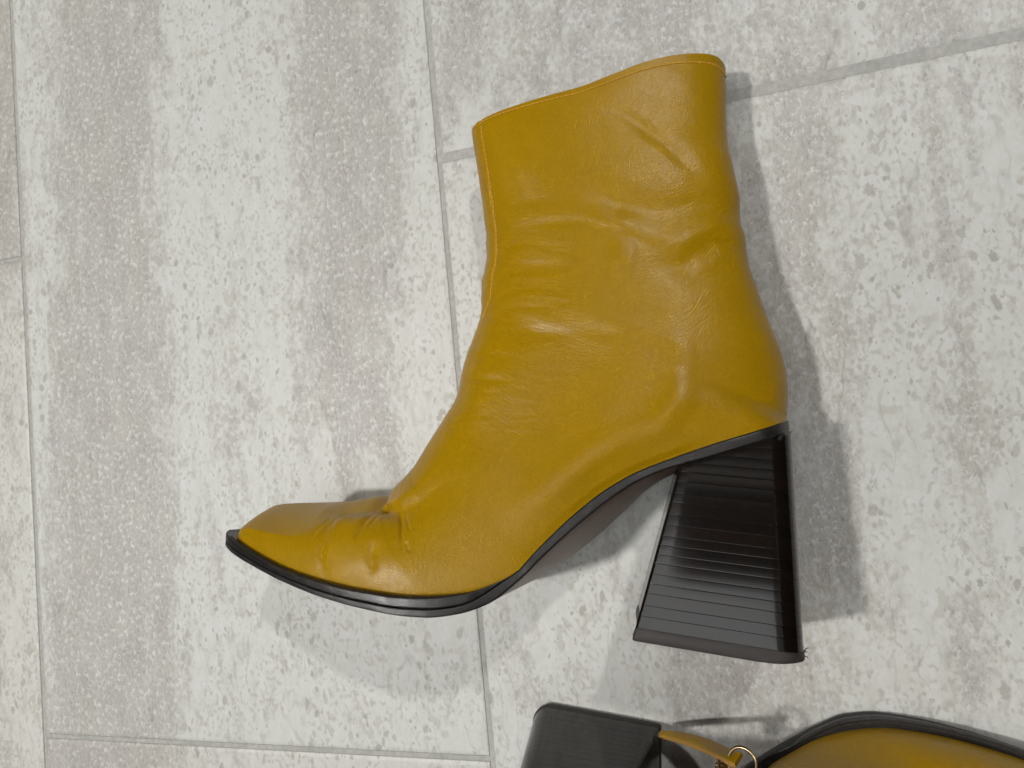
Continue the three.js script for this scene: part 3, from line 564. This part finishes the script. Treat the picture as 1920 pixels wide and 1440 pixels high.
  // brown underside of the sole, a thin sheet just below the outsole
  {
    const pos = [], ix = [], n = 120, m = 14; const uv = [];
    for (let i = 0; i <= n; i++) { const x = lerp(ts[1], ts[17], i / n), [Ta, Tb, Sa, Sb, wl, wm, tw] = sf.map(f => f(x)), L = Math.hypot(Ta - Sa, Tb - Sb), ux = (Ta - Sa) / L, uy = (Tb - Sb) / L; for (let j = 0; j <= m; j++) { const f = j / m, c = lerp(wl - 1.4, -(wm - 1.4), f), med = clamp(0.5 - c / (wl + wm), 0, 1), bow = Math.sin(Math.PI * clamp(f, 0, 1)), dr = 0.25 + tw * sstep(0, 1, med) + (0.2 + 2.6 * waist(x)) * Math.pow(bow, 0.7); pos.push((Sa - ux * dr) * MM, (Sb - uy * dr) * MM, s * c * MM); uv.push(x / 120, c / 120); } }
    for (let i = 0; i < n; i++) for (let j = 0; j < m; j++) { const a = i * (m + 1) + j; ix.push(a, a + 1, a + m + 1, a + 1, a + m + 2, a + m + 1); }
    mesh('sole_underside', geoFrom(pos, ix, uv), M.under, G);
  }
  for (const sg of [1, -1]) {
    const path = []; for (let k = 0; k <= 400; k++) { const x = lerp(ts[2], ts[10], k / 400), v = sf.map(f => f(x)), w = sg > 0 ? v[4] - 1.7 : -(v[5] - 1.7), L = Math.hypot(v[0] - v[2], v[1] - v[3]); path.push([v[0], v[1], w, (v[0] - v[2]) / L, (v[1] - v[3]) / L, 0]); }
    stitches(path, 2.3, 0.28, M.darkThread, 'stitching', welt);
  }
  // ---- heel of stacked layers
  const HT = 88;
  const outline = (b, inset) => {
    const u = clamp(b / HT, 0, 1), aF = 68.6 - 0.198 * b - inset, aK = 5.0 + 0.085 * b + inset, wl = 31.6 - 0.6 * u - inset, wF = 29.2 - 1.6 * u - inset, wB = 34.6 - 6.4 * u - inset;
    const aMax = b > 68.0 ? Math.min(aF, 56.3 - (b - 68.0) / 0.414 - inset) : aF;
    const R = 12, pts = [], side = (x) => lerp(wF, wB, clamp((aF - x) / (aF - aK - 8), 0, 1));
    const lw = (x) => wl - 1.9 + 3.8 * clamp((aF - x) / (aF - aK), 0, 1) * (0.35 + 0.65 * (1 - u));
    pts.push([aF, lw(aF) - 1.2], [aF - .35, lw(aF) - .35], [aF - 1.2, lw(aF - 1.2)]);
    for (let k = 1; k <= 8; k++) { const x = lerp(aF - 1.2, aK + R, k / 8); pts.push([x, lw(x)]); }
    const wb = lw(aK + R);
    for (let k = 1; k <= 9; k++) { const p = k / 10 * Math.PI / 2; pts.push([aK + 0.8 + (R - .8) * (1 - Math.pow(Math.sin(p), .8)), wb - R + R * Math.pow(Math.cos(p), .8)]); }
    for (let k = 0; k <= 6; k++) { const f = k / 6, y = lerp(wb - R, -(wB - R), f); pts.push([aK + 0.8 * (2 * f - 1) ** 2, y]); }
    for (let k = 9; k >= 1; k--) { const p = k / 10 * Math.PI / 2; pts.push([aK + 0.8 + (R - .8) * (1 - Math.pow(Math.sin(p), .8)), -(wB - R) - R * Math.pow(Math.cos(p), .8)]); }
    for (let k = 0; k <= 8; k++) { const x = lerp(aK + R, aF - 1.2, k / 8); pts.push([x, -side(x)]); }
    pts.push([aF - .35, -side(aF) + .35], [aF, -side(aF) + 1.2]);
    for (const f of [.25, .5, .75]) pts.push([aF - 1.0 * Math.sin(Math.PI * f), lerp(-side(aF) + 1.2, lw(aF) - 1.2, f)]);
    return pts.map(([a, c]) => [Math.min(a, Math.max(aMax, aK + .5)), b, c]);
  };
  const heel = mesh('heel', loft([4, 20, 40, 60, 68, 72, 78, 84].map(b => outline(b, 0.55)), s), M.core, G);
  const rr = rng(41); let b0 = 5.0, li = 0;
  while (b0 < 84) {
    const hgt = 4.1 + 1.5 * (rr() - .5), b1 = Math.min(86, b0 + hgt), e = 0.007 + 0.02 * rr() * rr(), off = 0.016 * (rr() - 0.5), gp = 0.02 + 0.04 * rr(), rings = [[b0 + gp, off + .02], [b0 + gp + .005, off], [b0 + .3, off - e * .25], [lerp(b0, b1, .3), off - e * .7], [lerp(b0, b1, .5), off - e], [lerp(b0, b1, .7), off - e * .7], [b1 - .3, off - e * .25], [b1 - gp - .005, off], [b1 - gp, off + .02]].map(([b, i]) => outline(b, i));
    const g = loft(rings, s), ua = g.attributes.uv, pa = g.attributes.position; for (let k = 0; k < ua.count; k++) ua.setXY(k, (pa.getX(k) * 1000 + s * pa.getZ(k) * 700) / 120 + li * 0.137, pa.getY(k) * 1000 / 120);
    mesh('heel_layer', g, M.layers[li % 3], heel); b0 = b1; li++;
  }
  // rubber top piece, worn at the back corner
  {
    const rings = [[0, .5], [.35, .05], [2.4, -.25], [4.4, -.1], [4.9, .15]].map(([b, i]) => outline(Math.max(0, b), i).map(([a, , c]) => [a, b + sstep(22, 5, a) * 1.6 * (1 - b / 4.9), c]));
    const lift = mesh('top_piece', loft(rings, s), M.lift, G);
    if (opt.folds) for (let k = 0; k < 7; k++) { // frayed crumbs of rubber at the worn corner
      const r = rng(90 + k), p = [6 + 3 * r(), 2 + 4 * r(), 14 + 10 * r()], pts = [0, 1, 2, 3].map(q => new THREE.Vector3((p[0] - 1.2 - q * 0.5 * r()) * MM, (p[1] + q * 0.7 * (r() - .2)) * MM, s * (p[2] + q * 0.8 * (r() - .3)) * MM));
      mesh('frayed_strand', new THREE.TubeGeometry(new THREE.CatmullRomCurve3(pts), 8, 0.00016, 5), M.lift, lift);
    }
  }
  return { G, at, P, N, NS, NL, NM, W };
}

// ---------------------------------------------------------------- the lying boot
{
  const { G } = buildBoot({ name: 'ankle_boot', label: 'mustard leather ankle boot lying on its side, creased shaft, black block heel', s: -1, flat: true, folds: true, ns: 760, nl: 280, nm: 80 });
  const m = new THREE.Matrix4().makeBasis(BA, BB, BA.clone().cross(BB)); G.quaternion.setFromRotationMatrix(m); G.position.copy(BO); scene.add(G);
}
// ---------------------------------------------------------------- the standing boot
{
  const { G, at, NS, NL, NM } = buildBoot({ name: 'ankle_boot_001', label: 'mustard leather ankle boot standing upright with gold zip ring and leather pull', s: 1, flat: false, folds: false, vampCrease: [[172, 2.2, -.7], [180, 3, .5], [187, 2, -.5]], ns: 420, nl: 90, nm: 150 });
  G.rotation.y = -0.0582; G.position.set(-100.14 * MM, 0.0010, 173.8 * MM); scene.add(G);
  // zip on the inner side
  const tapePts = [], zip = []; const strip = (half, lift) => { const pos = [], ix = []; let n = 0; for (let k = 0; k <= 60; k++) { const fi = lerp(NS * 0.56, NS * 0.985, k / 60); for (const d of [-half, half]) { const p = at(fi, NL + NM * (0.47 + d)); pos.push((p[0] + p[3] * lift) * MM, (p[1] + p[4] * lift) * MM, (p[2] + p[5] * lift) * MM); } n++; } for (let k = 0; k < n - 1; k++) { const a = k * 2; ix.push(a, a + 1, a + 2, a + 1, a + 3, a + 2); } return geoFrom(pos, ix); };
  const tape = mesh('zip_tape', strip(0.05, 0.35), M.lining, G);
  const teeth = []; const tb = new THREE.BoxGeometry(2.6, 0.7, 0.8); for (let k = 0; k < 110; k++) { const p = at(lerp(NS * 0.56, NS * 0.985, k / 110), NL + NM * 0.47); const g = tb.clone(); g.translate(p[0] + p[3] * .7, p[1] + p[4] * .7, p[2] + p[5] * .7); g.scale(MM, MM, MM); teeth.push(g); }
  mesh('zip_teeth', mergeGeometries(teeth), M.brass, tape).userData.kind = 'stuff';
  // slider, ring and leather pull hanging out beside the arch; positions in metres, world, turned into the boot's frame
  G.updateMatrixWorld(true); const inv = G.matrixWorld.clone().invert();
  const wp = (px, py, h) => { const [x, z] = floorAt(px, py, h * MM); return new THREE.Vector3(x, h * MM, z).applyMatrix4(inv); };
  const sl = wp(1356, 1439, 43);
  const slider = new THREE.Group();
  const sliderBody = mesh('zip_slider', (() => { const gs = []; for (const [dx, dz] of [[-0.0014, 0], [0.0004, 0.0002], [0.0019, 0]]) { const g = new RoundedBoxGeometry(0.0013, 0.0075, 0.0026, 2, 0.0004); g.rotateX(0.5); g.translate(dx, 0, dz); gs.push(g); } const c = new RoundedBoxGeometry(0.0062, 0.0022, 0.0052, 2, 0.0006); c.translate(0, -0.0012, 0.0016); gs.push(c); return mergeGeometries(gs.map(g => g.index ? g.toNonIndexed() : g)); })(), M.brass, G);
  sliderBody.position.copy(sl);
  const ringC = wp(1391, 1430, 44), ring = mesh('pull_ring', new THREE.TorusGeometry(0.0054, 0.0007, 12, 40), M.brass, G);
  ring.position.copy(ringC); ring.rotation.set(1.15, 0.25, 0.1);
  const keys = [[1240, 1377, 10, 2.6], [1262, 1380, 14, 4.0], [1295, 1388, 21, 5.4], [1330, 1401, 29, 6.4], [1358, 1414, 37, 7.0], [1376, 1422, 42, 6.8], [1385, 1426, 43, 5.6]].map(([x, y, h, w]) => [wp(x, y, h), w * MM]);
  const cv = new THREE.CatmullRomCurve3(keys.map(k => k[0])); const rings = [];
  const wf = pchip(keys.map((_, i) => i / (keys.length - 1)), keys.map(k => k[1]));
  const up = new THREE.Vector3(0.25, 0.42, -0.87).normalize();
  for (let k = 0; k <= 50; k++) { const u = k / 50, c = cv.getPoint(u), tn = cv.getTangent(u), sd = new THREE.Vector3().crossVectors(tn, up).normalize(), nn = new THREE.Vector3().crossVectors(sd, tn).normalize(), w = wf(u) / 2, th = 0.0011; rings.push([[w, th], [w * .9, th * 1.25], [0, th * 1.3], [-w * .9, th * 1.25], [-w, th], [-w, -th], [0, -th], [w, -th]].map(([p, q]) => { const v = c.clone().addScaledVector(sd, p).addScaledVector(nn, q); return [v.x * 1000, v.y * 1000, v.z * 1000]; })); }
  const pull = mesh('leather_pull', loft(rings, 1, 330), M.leather, G);
  // raw cut edge along the strip
  const er = []; for (let k = 0; k <= 50; k++) { const r = rings[k], e = r[0].map((v, n) => (v + r[7][n]) / 2), e2 = r[4].map((v, n) => (v + r[5][n]) / 2); er.push([new THREE.Vector3(...e), new THREE.Vector3(...e2)]); }
  for (const q of [0, 1]) mesh('raw_edge', new THREE.TubeGeometry(new THREE.CatmullRomCurve3(er.map(x => x[q].clone().multiplyScalar(MM))), 60, 0.00105, 8), M.rawEdge, pull);
}
// ---------------------------------------------------------------- the phone that took the picture, mirrored in the heel
{
  const g = new THREE.Group(); g.name = 'phone'; g.userData = { label: 'black phone held flat above the boots', category: 'phone' };
  const body = mesh('body', new RoundedBoxGeometry(0.148, 0.072, 0.008, 4, 0.0035), new THREE.MeshPhysicalMaterial({ color: 0x0d0d0e, roughness: 0.35 }), g);
  const m = new THREE.Matrix4().makeBasis(CAM_RIGHT, CAM_DOWN.clone().negate(), CAM_FWD.clone().negate()); g.quaternion.setFromRotationMatrix(m);
  g.position.copy(CAM_POS).addScaledVector(CAM_FWD, -0.009).addScaledVector(CAM_RIGHT, 0.062).addScaledVector(CAM_DOWN, 0.012);
  scene.add(g);
}

scene.traverse(o => { if (o.isMesh) { o.castShadow = true; o.receiveShadow = true; } });
renderer.render(scene, camera);
